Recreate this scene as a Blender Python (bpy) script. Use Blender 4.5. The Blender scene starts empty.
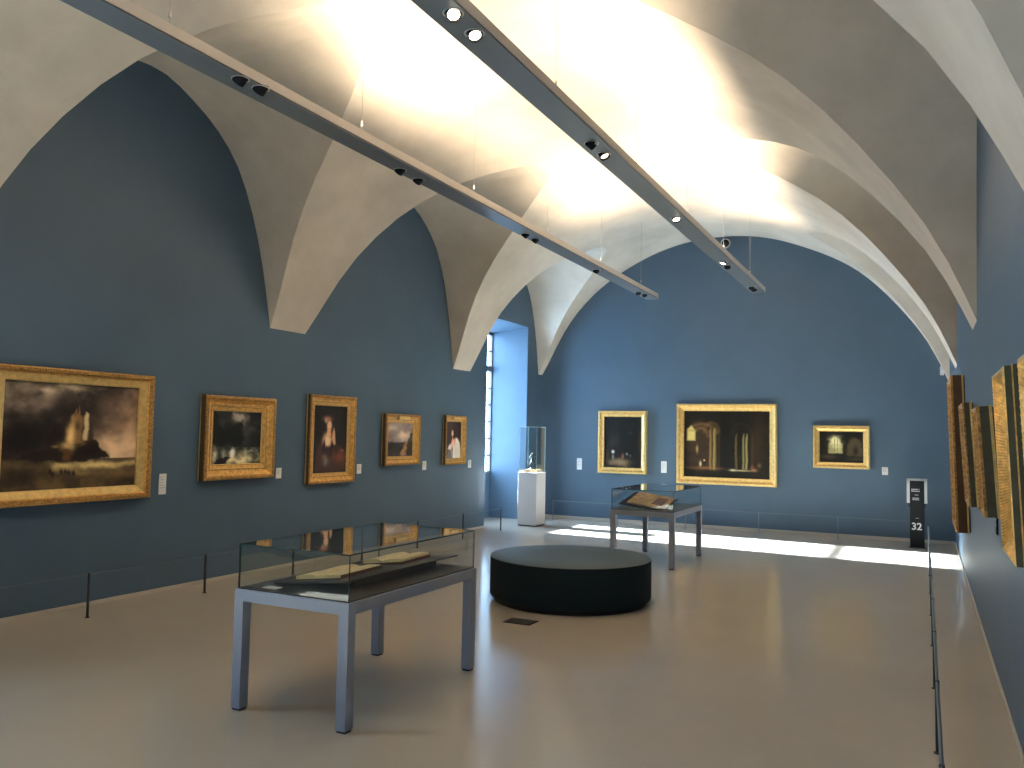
import bpy, bmesh, math, random
import numpy as np
from mathutils import Vector, Matrix
C = bpy.context.scene.collection
R = math.radians
PI = math.pi
XL, XR, YF, YB = -6.664, .436, 14.683, -4.8

# ------------------------------------------------------------------ helpers
def link(o, parent=None):
    C.objects.link(o)
    if parent is not None: o.parent = parent
    return o
def tag(o, label=None, cat=None, group=None, kind=None):
    if label: o['label'] = label
    if cat: o['category'] = cat
    if group: o['group'] = group
    if kind: o['kind'] = kind
    return o
def thing(name, label, cat, loc=(0,0,0), rz=0, group=None):
    o = bpy.data.objects.new(name, None); C.objects.link(o)
    o.empty_display_size = .1
    o.location = loc; o.rotation_euler = (0,0,rz)
    return tag(o, label, cat, group)
def mesh(name, V, F, mats, parent=None, mi=None, smooth=False, sharp=None):
    me = bpy.data.meshes.new(name); me.from_pydata([tuple(v) for v in V], [], [tuple(f) for f in F])
    for m in (mats if isinstance(mats, (list,tuple)) else [mats]): me.materials.append(m)
    if mi is not None: me.polygons.foreach_set('material_index', mi)
    me.update()
    if smooth:
        me.polygons.foreach_set('use_smooth', [True]*len(me.polygons))
        if sharp: me.set_sharp_from_angle(angle=R(sharp))
    return link(bpy.data.objects.new(name, me), parent)
class MB:
    """collects boxes, prisms, tubes, lathes into ONE mesh"""
    def __init__(s): s.V=[]; s.F=[]; s.M=[]
    def add(s, V, F, m=0):
        n=len(s.V); s.V += [Vector(v) for v in V]; s.F += [[i+n for i in f] for f in F]; s.M += [m]*len(F)
        return s
    def box(s, a, b, m=0, bev=0, mat=None):
        bm = bmesh.new(); bmesh.ops.create_cube(bm, size=1)
        c=[(a[i]+b[i])/2 for i in range(3)]; d=[abs(b[i]-a[i]) for i in range(3)]
        for v in bm.verts: v.co = Vector((v.co.x*d[0], v.co.y*d[1], v.co.z*d[2]))
        if bev: bmesh.ops.bevel(bm, geom=bm.edges[:], offset=bev, segments=2, profile=.5, affect='EDGES')
        bm.normal_update()
        for v in bm.verts: v.co += Vector(c)
        if mat is not None:
            for v in bm.verts: v.co = mat @ v.co
        bm.verts.index_update()
        s.add([v.co.copy() for v in bm.verts], [[v.index for v in f.verts] for f in bm.faces], m); bm.free(); return s
    def tube(s, p, q, r, n=12, m=0, r2=None, cap=True):
        p=Vector(p); q=Vector(q); d=(q-p).normalized(); a=d.orthogonal().normalized(); b=d.cross(a)
        r2 = r if r2 is None else r2; V=[]
        for P,rr in ((p,r),(q,r2)):
            for i in range(n):
                t=2*PI*i/n; V.append(P+a*math.cos(t)*rr+b*math.sin(t)*rr)
        F=[[i,(i+1)%n,n+(i+1)%n,n+i] for i in range(n)]
        if cap: F += [list(range(n))[::-1], list(range(n,2*n))]
        return s.add(V,F,m)
    def lathe(s, prof, n=64, m=0, o=(0,0,0), cap=True):
        V=[]; F=[]
        for r,z in prof:
            for i in range(n):
                t=2*PI*i/n; V.append((o[0]+r*math.cos(t), o[1]+r*math.sin(t), o[2]+z))
        for k in range(len(prof)-1):
            for i in range(n): F.append([k*n+i, k*n+(i+1)%n, (k+1)*n+(i+1)%n, (k+1)*n+i])
        if cap: F += [list(range(n))[::-1], [(len(prof)-1)*n+i for i in range(n)]]
        return s.add(V,F,m)
    def build(s, name, mats, parent=None, smooth=False, sharp=40):
        return mesh(name, s.V, s.F, mats, parent, s.M, smooth, sharp)

# ------------------------------------------------------------------ materials
def lin(c):
    return tuple(((x/255)/12.92 if x/255<=.04045 else ((x/255+.055)/1.055)**2.4) for x in c)
def newmat(name):
    m=bpy.data.materials.new(name); m.use_nodes=True; nt=m.node_tree
    return m, nt, nt.nodes['Principled BSDF']
def mat(name, col, rough=.5, metal=0, spec=.5, var=0, scale=5, bump=0, bscale=40, col2=None, detail=4, stretch=None, rvar=0):
    m,nt,b=newmat(name); N=nt.nodes; L=nt.links
    b.inputs['Base Color'].default_value=(*col,1); b.inputs['Roughness'].default_value=rough
    b.inputs['Metallic'].default_value=metal; b.inputs['Specular IOR Level'].default_value=spec
    if var or bump or rvar:
        tc=N.new('ShaderNodeTexCoord'); mp=N.new('ShaderNodeMapping'); L.new(tc.outputs['Object'], mp.inputs[0])
        if stretch: mp.inputs['Scale'].default_value=stretch
    if var or rvar:
        n=N.new('ShaderNodeTexNoise'); n.inputs['Scale'].default_value=scale; n.inputs['Detail'].default_value=detail; n.inputs['Roughness'].default_value=.6
        L.new(mp.outputs[0], n.inputs[0])
    if var:
        r=N.new('ShaderNodeValToRGB'); r.color_ramp.elements[0].position=.35; r.color_ramp.elements[1].position=.65
        c2=col2 or tuple(x*(1+var) for x in col)
        r.color_ramp.elements[0].color=(*[x*(1-var) for x in col],1) if not col2 else (*col,1); r.color_ramp.elements[1].color=(*c2,1)
        L.new(n.outputs[0], r.inputs[0]); L.new(r.outputs[0], b.inputs['Base Color'])
    if rvar:
        mr=N.new('ShaderNodeMapRange'); mr.inputs[1].default_value=.3; mr.inputs[2].default_value=.7
        mr.inputs[3].default_value=rough-rvar; mr.inputs[4].default_value=rough+rvar
        L.new(n.outputs[0], mr.inputs[0]); L.new(mr.outputs[0], b.inputs['Roughness'])
    if bump:
        n2=N.new('ShaderNodeTexNoise'); n2.inputs['Scale'].default_value=bscale; n2.inputs['Detail'].default_value=5
        bp=N.new('ShaderNodeBump'); bp.inputs['Strength'].default_value=bump; bp.inputs['Distance'].default_value=.01
        L.new(mp.outputs[0], n2.inputs[0]); L.new(n2.outputs[0], bp.inputs['Height']); L.new(bp.outputs[0], b.inputs['Normal'])
    return m
M={}
M['wall']=mat('blue_wall_paint', (.064,.110,.166), .48, spec=.35, var=.04, scale=1.5, bump=.05, bscale=60)
M['plaster']=mat('vault_plaster', (.63,.575,.505), .9, spec=.2, var=.13, scale=1.0, bump=.25, bscale=7, detail=8)
M['floor']=mat('polished_screed', (.48,.425,.35), .18, spec=.6, var=.035, scale=.7, detail=6)
M['skirting']=mat('skirting_paint', (.42,.38,.33), .5)
M['grey_metal']=mat('grey_lacquered_steel', (.27,.305,.385), .42, metal=.0, spec=.5, var=.02, scale=3)
M['dark_deck']=mat('dark_case_lining', (.030,.027,.026), .45, spec=.4, var=.1, scale=8)
M['black']=mat('black_rubber', (.012,.012,.013), .6)
M['bench_side']=mat('bench_dark_fabric', (.010,.020,.026), .8, spec=.2, bump=.2, bscale=300)
M['bench_top']=mat('bench_top_vinyl', (.036,.062,.070), .55, spec=.45, bump=.1, bscale=300)
M['white_paint']=mat('white_lacquer', (.62,.62,.64), .45, var=.02)
M['white']=mat('white_card', (.75,.75,.74), .6)
M['ink']=mat('grey_ink', (.42,.42,.42), .7)
M['black_panel']=mat('black_sign_panel', (.008,.009,.011), .7, spec=.15)
M['silver']=mat('brushed_silver', (.62,.64,.66), .35, metal=.6)
M['beam']=mat('beam_anodised', (.135,.155,.175), .36, metal=.2, var=.03, scale=2)
M['beam_side']=mat('beam_side_paint', (.50,.46,.43), .45, metal=.2)
M['wire']=mat('steel_wire', (.40,.38,.35), .5, metal=.5)
M['post']=mat('barrier_post_black', (.018,.022,.026), .5)
M['cord']=mat('barrier_cord', (.09,.13,.17), .5)
M['far_post']=mat('barrier_post_steel', (.10,.15,.20), .35)
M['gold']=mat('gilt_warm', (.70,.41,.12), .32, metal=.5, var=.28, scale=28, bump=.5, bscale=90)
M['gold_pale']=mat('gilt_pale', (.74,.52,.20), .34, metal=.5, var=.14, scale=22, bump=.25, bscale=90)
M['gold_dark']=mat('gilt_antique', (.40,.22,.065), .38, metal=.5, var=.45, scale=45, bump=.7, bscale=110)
M['wood_side']=mat('frame_side_wood', (.075,.042,.018), .6, var=.2, scale=12)
M['wood_olive']=mat('frame_side_olive', (.060,.055,.030), .5, var=.2, scale=12)
M['leather']=mat('brown_leather', (.12,.035,.018), .5, var=.2, scale=20)
M['paper']=mat('aged_paper', (.72,.58,.32), .7, var=.12, scale=30)
M['page_edge']=mat('gilded_page_edges', (.78,.62,.28), .45, var=.2, scale=60, stretch=(1,1,12))
M['drawing']=mat('brown_drawing_paper', (.42,.27,.13), .7, var=.3, scale=12)
M['bronze']=mat('dark_bronze', (.016,.022,.024), .4, metal=.1)
M['oak']=mat('oak_block', (.26,.15,.07), .5, var=.15, scale=14, stretch=(1,1,6))
M['window_frame']=mat('window_frame_paint', (.13,.14,.15), .5)
M['lens']=mat('lamp_reflector', (.7,.7,.7), .15, metal=1)
def emit(name, col, s):
    m,nt,b=newmat(name); b.inputs['Base Color'].default_value=(0,0,0,1)
    b.inputs['Emission Color'].default_value=(*col,1); b.inputs['Emission Strength'].default_value=s; return m
M['lamp_on']=emit('halogen_lamp_glow', (1,.86,.66), 14)
M['lamp_dim']=emit('halogen_lamp_side_glow', (1,.80,.6), 2.0)
M['tube']=emit('fluorescent_tube_glow', (1,.86,.68), 6)
def glass(name, tint=(.97,.985,.98), f0=.04, gain=1.0):
    m=bpy.data.materials.new(name); m.use_nodes=True; nt=m.node_tree; nt.nodes.clear(); N=nt.nodes; L=nt.links
    lw=N.new('ShaderNodeLayerWeight'); lw.inputs['Blend'].default_value=.5
    pw=N.new('ShaderNodeMath'); pw.operation='POWER'; pw.inputs[1].default_value=5; L.new(lw.outputs['Facing'], pw.inputs[0])
    ma=N.new('ShaderNodeMath'); ma.operation='MULTIPLY_ADD'; ma.inputs[1].default_value=(1-f0)*gain; ma.inputs[2].default_value=f0; L.new(pw.outputs[0], ma.inputs[0])
    t=N.new('ShaderNodeBsdfTransparent'); t.inputs[0].default_value=(*tint,1)
    g=N.new('ShaderNodeBsdfGlossy'); g.inputs['Roughness'].default_value=.0; g.inputs[0].default_value=(1,1,1,1)
    mx=N.new('ShaderNodeMixShader'); o=N.new('ShaderNodeOutputMaterial')
    L.new(ma.outputs[0], mx.inputs[0]); L.new(t.outputs[0], mx.inputs[1]); L.new(g.outputs[0], mx.inputs[2]); L.new(mx.outputs[0], o.inputs[0])
    return m
M['glass']=glass('clear_glass'); M['window_glass']=glass('window_glass')
M['glass_edge']=mat('glass_edge_green', (.02,.05,.05), .2)
M['glass_edge_light']=mat('acrylic_edge', (.45,.58,.60), .2)

# ------------------------------------------------------------------ room shell
def quad(name, pts, m, kind='structure', parent=None):
    o=mesh(name, pts, [list(range(len(pts)))], m, parent)
    if kind and parent is None: o['kind']=kind
    return o
ZW=5.45
NZ=3.604; WX=-7.42; WZ0,WZ1=.84,3.50       # deep window recesses of the left wall
NICHE=[(12.40,14.00),(.72,1.98)]
V=[(XL,YB,0),(XR,YB,0),(XR,YF,0),(XL,YF,0)]; F=[[0,1,2,3]]
for y0,y1 in NICHE:
    n=len(V); V+=[(XL,y0,0),(XL,y1,0),(WX,y1,0),(WX,y0,0)]; F.append([n,n+1,n+2,n+3])
n=len(V); V+=[(v[0],v[1],-.2) for v in V]; F+=[[i+n for i in f][::-1] for f in F]
for a,b in ((0,1),(1,2),(2,3),(3,0)): F.append([a,a+n,b+n,b])
o=mesh('floor',V,F,M['floor']); o['kind']='structure'
tag(o,'pale beige polished floor of the gallery')
V=[];F=[]
def q4(*p):
    n=len(V); V.extend(p); F.append([n,n+1,n+2,n+3])
ys=[YB]+[y for n in sorted(NICHE) for y in n]+[YF]
for k in range(0,len(ys),2): q4((XL,ys[k],0),(XL,ys[k+1],0),(XL,ys[k+1],ZW),(XL,ys[k],ZW))
for y0,y1 in NICHE:
    
    q4((XL,y0,NZ),(XL,y1,NZ),(XL,y1,ZW),(XL,y0,ZW)); zi=3.52
    q4((XL,y0,0),(WX,y0,0),(WX,y0,zi),(XL,y0,NZ)); q4((XL,y1,0),(WX,y1,0),(WX,y1,zi),(XL,y1,NZ))
    q4((XL,y0,NZ),(XL,y1,NZ),(WX,y1,zi),(WX,y0,zi))
    q4((WX,y0,0),(WX,y1,0),(WX,y1,WZ0),(WX,y0,WZ0)); q4((WX,y0,WZ1),(WX,y1,WZ1),(WX,y1,zi),(WX,y0,zi))
    q4((WX,y0,WZ0),(WX,y0+.10,WZ0),(WX,y0+.10,WZ1),(WX,y0,WZ1))
o=mesh('wall_left',V,F,M['wall']); o['kind']='structure'; tag(o,'long blue left wall with a deep window recess at its far end')
XRV=.37; ZS=2.52
o=mesh('wall_right',[(XR,YB,0),(XR,YF,0),(XRV,YF,ZS),(XRV,YB,ZS),(XRV,YF,ZW),(XRV,YB,ZW)],[[0,1,2,3],[3,2,4,5]],M['wall']); o['kind']='structure'
quad('wall_far',[(XL-.1,YF,0),(XR+.1,YF,0),(XR+.1,YF,ZW),(XL-.1,YF,ZW)],M['wall'])
quad('wall_back',[(XR+.1,YB,0),(XL-.1,YB,0),(XL-.1,YB,ZW),(XR+.1,YB,ZW)],M['wall'])
for i,(y0,y1) in enumerate(NICHE):
    WZ1=3.50
    w=bpy.data.objects.new('window_%d'%(i+1),None); C.objects.link(w); w['kind']='structure'
    w.location=(WX,y0+.10,WZ0); W_=y1-y0-.10; H_=WZ1-WZ0
    m=MB(); fw=.03
    m.box((-.06,0,0),(.01,fw,H_)); m.box((-.06,W_-fw,0),(.01,W_,H_)); m.box((-.06,0,0),(.01,W_,.035)); m.box((-.06,0,H_-.035),(.01,W_,H_)); 
    m.box((-.06,0,2.77-WZ0),(.015,W_,2.87-WZ0))
    for z in (1.17,1.49,1.81,2.13,2.45,3.16): m.box((-.045,0,z-.012-WZ0),(-.005,W_,z+.012-WZ0))
    m.build('window_frame',M['window_frame'],w)
    MB().box((-.028,fw*.5,.01),(-.022,W_-fw*.5,H_-.01)).build('window_glass',M['window_glass'],w)
# skirtings
def skirt(name,a,b): 
    o=MB().box(a,b,bev=.003).build(name,M['skirting']); o['kind']='structure'
skirt('baseboard_left',(XL,NICHE[1][1],0),(XL+.012,NICHE[0][0],.035))
skirt('baseboard_right',(XR-.012,YB,0),(XR,YF-.012,.035))
skirt('baseboard_far',(XL,YF-.012,0),(XR-.012,YF,.05))

# ------------------------------------------------------------------ groin vault
bp=[(-6.664,2.745),(-6.60,2.83),(-6.504,3.02),(-6.3,3.43),(-5.994,3.88),(-5.489,4.37),(-4.704,4.84),(-4.135,5.05),(-3.65,5.145),(-3.2,5.17),(-2.75,5.145),(-2.36,5.07),(-1.95,4.93),(-1.071,4.49),(-.617,4.09),(-.322,3.74),(-.035,3.36),(.189,2.97),(.37,2.52)]
def pchip(xs,ys,q):
    xs=np.array(xs,float); ys=np.array(ys,float); h=np.diff(xs); d=np.diff(ys)/h; m=np.zeros_like(ys)
    for i in range(1,len(xs)-1):
        if d[i-1]*d[i]>0:
            w1=2*h[i]+h[i-1]; w2=h[i]+2*h[i-1]; m[i]=(w1+w2)/(w1/d[i-1]+w2/d[i])
    m[0]=d[0]; m[-1]=d[-1]
    k=np.clip(np.searchsorted(xs,q)-1,0,len(h)-1); t=(q-xs[k])/h[k]
    return (2*t**3-3*t**2+1)*ys[k]+(t**3-2*t**2+t)*h[k]*m[k]+(-2*t**3+3*t**2)*ys[k+1]+(t**3-t**2)*h[k]*m[k+1]
gx=np.linspace(XL,.37,1200); gz=pchip([b[0] for b in bp],[b[1] for b in bp],gx)
ker=np.ones(61)/61; gp=np.pad(gz,30,mode='reflect',reflect_type='odd'); gz=np.convolve(gp,ker,'valid')
kc=int(np.argmax(gz)); XC=gx[kc]
def BZ(x): return np.interp(x,gx,gz)
def invL(z): return float(np.interp(z,gz[:kc+1],gx[:kc+1]))
def invR(z): return float(np.interp(-z,-gz[kc:],gx[kc:]))
Td=[0,.1,.274,.47,.668,.8,.903,.963,1]; Tv=[1,.994,.945,.865,.725,.54,.32,.133,0]
td=np.linspace(0,1,400); tv=pchip(Td,Tv,td)
kk=np.ones(21)/21; tvp=np.pad(tv,10,mode='reflect'); tvp[-10:]=tv[-1]-(tv[-11:-1][::-1]-tv[-1]); tv=np.convolve(tvp,kk,'valid'); tv[-1]=0
def TT(d): return float(np.interp(d,td,tv))
bays=[(-4.53,-1.03,5.09),(-.45,3.07,5.09),(3.65,7.15,5.09),(7.75,11.26,5.03),(11.81,14.50,4.78)]
V=[];F=[]
def addgrid(rows):
    n0=len(V); nr=len(rows); nc=len(rows[0])
    for r in rows: V.extend(r)
    for i in range(nr-1):
        for j in range(nc-1):
            F.append([n0+i*nc+j,n0+(i+1)*nc+j,n0+(i+1)*nc+j+1,n0+i*nc+j+1])
NS=30; z0L,z0R=float(gz[0]),float(gz[-1])
angs=[math.sin(PI/2*(-1+2*i/NS)) for i in range(NS+1)]   # denser at springings
for y0,y1,zt in bays:
    yc=(y0+y1)/2; h=(y1-y0)/2; cols=[]; left=[]; right=[]
    for s in angs:
        d=abs(s); sg=1 if s>=0 else -1
        tl=z0L+(zt-z0L)*TT(d); tr=z0R+(zt-z0R)*TT(d)
        xl=invL(tl); xr=invR(tr); yg=yc+sg*h*d*(1-.12*(1-d)) ; yw=yc+sg*h*d
        if y1>14: yg=yw
        left.append([(XL+(xl-XL)*k/8, yw+(yg-yw)*k/8, tl) for k in range(9)])
        right.append([(xr+(XRV-xr)*k/8, yg+(yw-yg)*k/8, tr) for k in range(9)])
        row=[]
        for k in range(49):
            u=k/48; u=.5-.5*math.cos(PI*u)*1 if False else u
            x=xl+(xr-xl)*u; row.append((x,yg,float(BZ(x))))
        row[0]=(xl,yg,tl); row[-1]=(xr,yg,tr); cols.append(row)
    addgrid(cols); addgrid(left); addgrid(right)
edges=[YB]+[y for b in bays for y in b[:2]]+[YF]
edges[0]=YB-.01; edges[-1]=YF+.01
for k in range(0,len(edges),2):
    rows=[]
    for y in (edges[k],edges[k+1]):
        rows.append([(float(x),y,float(BZ(x))) for x in np.linspace(XL,.37,49)]+[(XRV+.02,y,z0R)])
    addgrid(rows)
def sag(v):      # the springer beside the window recess comes down a little lower
    x,y,z=v; w=max(0,1-max(0,abs(y-11.535)-.29)/.30); k=min(1,max(0,(-6.25-x)/.41))
    return (x,y,z-.145*w*k)
V=[sag(v) for v in V]
o=mesh('ceiling',V,F,M['plaster'],smooth=True); 
bm=bmesh.new(); bm.from_mesh(o.data); bmesh.ops.remove_doubles(bm,verts=bm.verts,dist=.0015); bmesh.ops.recalc_face_normals(bm,faces=bm.faces)
bm.to_mesh(o.data); bm.free(); o.data.polygons.foreach_set('use_smooth',[True]*len(o.data.polygons)); o.data.set_sharp_from_angle(angle=R(14))
o['kind']='structure'; tag(o,'off-white plastered groin vault over the whole gallery')

# ------------------------------------------------------------------ picture painting (albedo only)
class Paint:
    def __init__(s,w,h,base,seed=1):
        s.w,s.h=w,h; s.v,s.u=np.mgrid[0:h,0:w].astype(float); s.u/=(w-1); s.v=1-s.v/(h-1)   # v=1 top
        s.c=np.ones((h,w,3))*np.array(lin(base)); s.rng=np.random.RandomState(seed); s.asp=w/h
    def noise(s,sc,oct=4,sx=1,sy=1):
        out=np.zeros((s.h,s.w)); amp=1; tot=0
        for o in range(oct):
            n=int(sc*2**o)+2; g=s.rng.rand(n+2,n+2)
            x=(s.u*sx*n/max(sx,1))%n; y=(s.v*sy*n/max(sy,1))%n
            xi=x.astype(int); yi=y.astype(int); fx=x-xi; fy=y-yi; fx=fx*fx*(3-2*fx); fy=fy*fy*(3-2*fy)
            a=g[yi,xi]*(1-fx)+g[yi,xi+1]*fx; b=g[yi+1,xi]*(1-fx)+g[yi+1,xi+1]*fx
            out+=amp*(a*(1-fy)+b*fy); tot+=amp; amp*=.6
        out/=tot; lo,hi=np.percentile(out,2),np.percentile(out,98); return np.clip((out-lo)/(hi-lo),0,1)
    def mix(s,a,col):
        a=np.clip(a,0,1)[...,None]; s.c=s.c*(1-a)+np.array(lin(col))*a; return s
    def blob(s,x,y,rx,ry,col,a=1,p=2,rot=0,nz=0):
        dx=(s.u-x); dy=(s.v-y); c,sn=math.cos(rot),math.sin(rot)
        X=(dx*c+dy*sn)/rx; Y=(-dx*sn+dy*c)/ry
        if nz: X=X+nz*1.1*(s.noise(5,5)-.5); Y=Y+nz*1.1*(s.noise(5,5)-.5)
        r=X*X+Y*Y
        return s.mix(a*np.exp(-r**(p/2)),col)
    def poly(s,pts,col,a=1,soft=.008,nz=0):
        # soft polygon through even-odd and distance to edges
        u,v=s.u.copy(),s.v.copy()
        if nz: u=u+nz*(s.noise(10,3)-.5); v=v+nz*(s.noise(10,3)-.5)
        ins=np.zeros(u.shape,bool); dist=np.full(u.shape,9.)
        n=len(pts)
        for i in range(n):
            x1,y1=pts[i]; x2,y2=pts[(i+1)%n]
            if y1!=y2:
                cond=((y1>v)!=(y2>v))&(u<(x2-x1)*(v-y1)/(y2-y1)+x1); ins^=cond
            L2=(x2-x1)**2+(y2-y1)**2+1e-12; t=np.clip(((u-x1)*(x2-x1)+(v-y1)*(y2-y1))/L2,0,1)
            dist=np.minimum(dist,np.hypot(u-x1-t*(x2-x1),v-y1-t*(y2-y1)))
        sd=np.where(ins,dist,-dist); return s.mix(a*np.clip(.5+sd/(2*soft),0,1),col)
    def canvas(s,name,W,H,material,parent,z=0,y=0,bow=0):
        me=bpy.data.meshes.new(name); V=[];F=[]
        for j in range(s.h):
            for i in range(s.w): V.append((-W/2+W*i/(s.w-1), y, z+H*(1-j/(s.h-1))))
        for j in range(s.h-1):
            for i in range(s.w-1): a=j*s.w+i; F.append((a,a+s.w,a+s.w+1,a+1))
        me.from_pydata(V,[],F); at=me.color_attributes.new('paint','FLOAT_COLOR','POINT')
        c=np.ones((s.h*s.w,4),np.float32); c[:,:3]=np.clip(s.c.reshape(-1,3)*1.3,0,.9); at.data.foreach_set('color',c.ravel())
        me.materials.append(material); me.update()
        return link(bpy.data.objects.new(name,me),parent)
m,nt,b=newmat('oil_paint'); a=nt.nodes.new('ShaderNodeAttribute'); a.attribute_name='paint'
nt.links.new(a.outputs['Color'],b.inputs['Base Color']); b.inputs['Roughness'].default_value=.42; b.inputs['Specular IOR Level'].default_value=.3
n=nt.nodes.new('ShaderNodeTexNoise'); n.inputs['Scale'].default_value=140; q=nt.nodes.new('ShaderNodeBump'); q.inputs['Strength'].default_value=.08
tc=nt.nodes.new('ShaderNodeTexCoord'); nt.links.new(tc.outputs['Object'],n.inputs[0]); nt.links.new(n.outputs[0],q.inputs['Height']); nt.links.new(q.outputs[0],b.inputs['Normal'])
M['paint']=m

def p_castle():
    p=Paint(180,150,(46,38,34),3); n=p.noise(3,6); n2=p.noise(6,5); n3=p.noise(4,6,1)
    p.mix((n-.3)*.9,(92,78,70)); p.mix((n3-.62)*1.2*(p.v>.4),(120,104,92))
    p.blob(.16,.80,.16,.16,(150,134,118),.7,nz=1.6); p.blob(.30,.94,.09,.035,(205,186,160),.8,nz=1.6); p.blob(.46,.96,.12,.03,(200,182,150),.75,nz=1.6); p.blob(.24,.88,.05,.05,(32,27,26),.85,nz=1.2)
    p.blob(.20,.52,.25,.20,(18,14,14),.97,3,nz=.6); p.blob(.52,.70,.20,.22,(24,19,19),.9,3,nz=.5); p.blob(.08,.5,.1,.15,(22,18,18),.8,nz=.4)
    p.blob(.92,.48,.17,.36,(190,156,124),.9,2,-.35,nz=.9); p.blob(.83,.36,.16,.13,(226,194,158),.85,nz=.9); p.blob(.95,.80,.12,.16,(84,66,56),.6,nz=1); p.blob(.80,.62,.10,.12,(96,76,66),.5,nz=1.4)
    p.mix((p.v<.285)*.95,(56,45,33)); p.mix((p.v<.285)*(n2-.35)*.9,(112,92,60))
    p.blob(.70,.225,.28,.030,(214,190,128),.9,nz=1.4); p.blob(.60,.17,.22,.03,(150,128,82),.6,nz=1.4); p.blob(.85,.11,.2,.03,(104,86,56),.5,nz=1.2); p.blob(.12,.14,.14,.09,(28,21,17),.85,nz=.8); p.blob(.9,.05,.2,.05,(30,24,18),.8,nz=.8)
    p.poly([(.12,.28),(.14,.325),(.24,.36),(.30,.355),(.36,.40),(.42,.41),(.46,.45),(.60,.48),(.66,.46),(.70,.39),(.76,.33),(.79,.285),(.45,.25),(.3,.26)],(26,19,15),1,.010,nz=.04)
    p.poly([(.44,.44),(.445,.54),(.46,.56),(.465,.62),(.475,.62),(.48,.70),(.495,.76),(.505,.70),(.515,.71),(.53,.78),(.54,.70),(.555,.69),(.56,.44)],(128,96,60),.9,.008,nz=.035)
    p.poly([(.575,.46),(.577,.68),(.59,.73),(.61,.71),(.612,.46)],(202,184,140),.85,.009,nz=.02); p.poly([(.61,.44),(.615,.66),(.635,.64),(.645,.44)],(46,34,26),.9,.01,nz=.02)
    p.blob(.485,.52,.026,.09,(248,208,140),.85,nz=.8); p.blob(.52,.60,.02,.05,(50,36,26),.8,nz=.5); p.blob(.455,.42,.045,.03,(206,170,110),.8,nz=1); p.blob(.56,.45,.03,.03,(120,92,60),.7,nz=1); p.poly([(.41,.27),(.42,.38),(.475,.38),(.48,.27)],(92,58,34),.8,.012,nz=.03); p.blob(.37,.40,.025,.012,(150,120,80),.7)
    for x,y in ((.34,.17),(.36,.145),(.42,.165),(.45,.165),(.475,.155),(.51,.15)): p.blob(x,y,.013,.028,(16,11,10),.97,3)
    return p
def p_cliff():
    p=Paint(120,110,(22,24,23),5); n=p.noise(4,6); n2=p.noise(7,5)
    p.mix((n-.4)*.9,(58,57,54)); p.blob(.56,.90,.10,.06,(170,162,148),.8,nz=1.6); p.blob(.66,.78,.07,.12,(120,114,106),.6,nz=1.4); p.blob(.72,.62,.1,.08,(70,70,66),.6,nz=1.4)
    p.poly([(0,0),(0,1),(.08,1),(.14,.74),(.24,.62),(.42,.72),(.57,.80),(.61,.66),(.64,.5),(.58,.34),(.3,.2),(.1,.15)],(9,10,10),1,.02,nz=.05)
    p.mix((p.v<.32)*(p.u>.42)*.85,(32,40,36)); p.mix((p.v<.32)*(p.u>.4)*(n2-.45)*1.4,(128,136,120)); p.blob(.80,.25,.18,.02,(140,148,130),.6,nz=1.6)
    p.blob(.50,.08,.34,.10,(226,214,170),.9,nz=1.3); p.blob(.41,.21,.05,.08,(250,246,228),1,3,nz=.5); p.blob(.24,.2,.05,.09,(140,150,140),.8,nz=1.4); p.blob(.05,.15,.05,.11,(205,205,184),.85,nz=1.2); p.blob(.35,.32,.12,.05,(60,64,62),.7,nz=1)
    p.poly([(.06,.03),(.12,.11),(.22,.14),(.32,.17),(.36,.12),(.26,.02),(.12,-.01)],(20,14,15),1,.015,nz=.06); return p
def p_lady():
    p=Paint(90,150,(23,20,20),7); n=p.noise(3,4); p.mix((n-.45)*.6,(40,34,32))
    p.poly([(.05,.02),(.12,.38),(.28,.50),(.50,.52),(.66,.45),(.95,.32),(1,.05),(.8,0)],(58,38,34),.95,.03); p.blob(.78,.24,.20,.09,(122,70,50),.75,nz=.4); p.blob(.20,.30,.1,.12,(70,46,52),.6)
    p.blob(.42,.735,.135,.10,(28,20,18),1,4); p.blob(.40,.80,.11,.035,(176,120,92),.75); p.blob(.36,.77,.03,.03,(210,190,160),.6)
    p.poly([(.38,.56),(.41,.65),(.50,.65),(.52,.55)],(196,146,112),1,.015); p.blob(.46,.70,.068,.072,(222,176,142),1,4); p.blob(.435,.71,.012,.006,(60,30,25),.9); p.blob(.49,.71,.012,.006,(60,30,25),.9); p.blob(.465,.66,.018,.006,(160,60,50),.9); p.blob(.47,.685,.008,.02,(190,130,100),.6)
    p.blob(.41,.475,.12,.10,(240,196,154),1,3); p.poly([(.26,.42),(.33,.50),(.36,.38),(.50,.38),(.545,.50),(.60,.44),(.56,.28),(.28,.28)],(34,22,24),1,.02,nz=.03); p.poly([(.24,.30),(.33,.40),(.5,.40),(.55,.28),(.5,.12),(.3,.12)],(44,34,38),.9,.02); p.blob(.38,.17,.10,.06,(140,132,124),.65,nz=.5); p.blob(.34,.24,.07,.04,(150,110,86),.5)
    p.poly([(.55,.50),(.57,.62),(.60,.67),(.63,.60),(.66,.42),(.60,.42)],(206,160,126),.95,.015); p.blob(.68,.36,.06,.1,(40,26,26),.7); p.blob(.86,.33,.05,.02,(150,100,70),.6); return p
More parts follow.
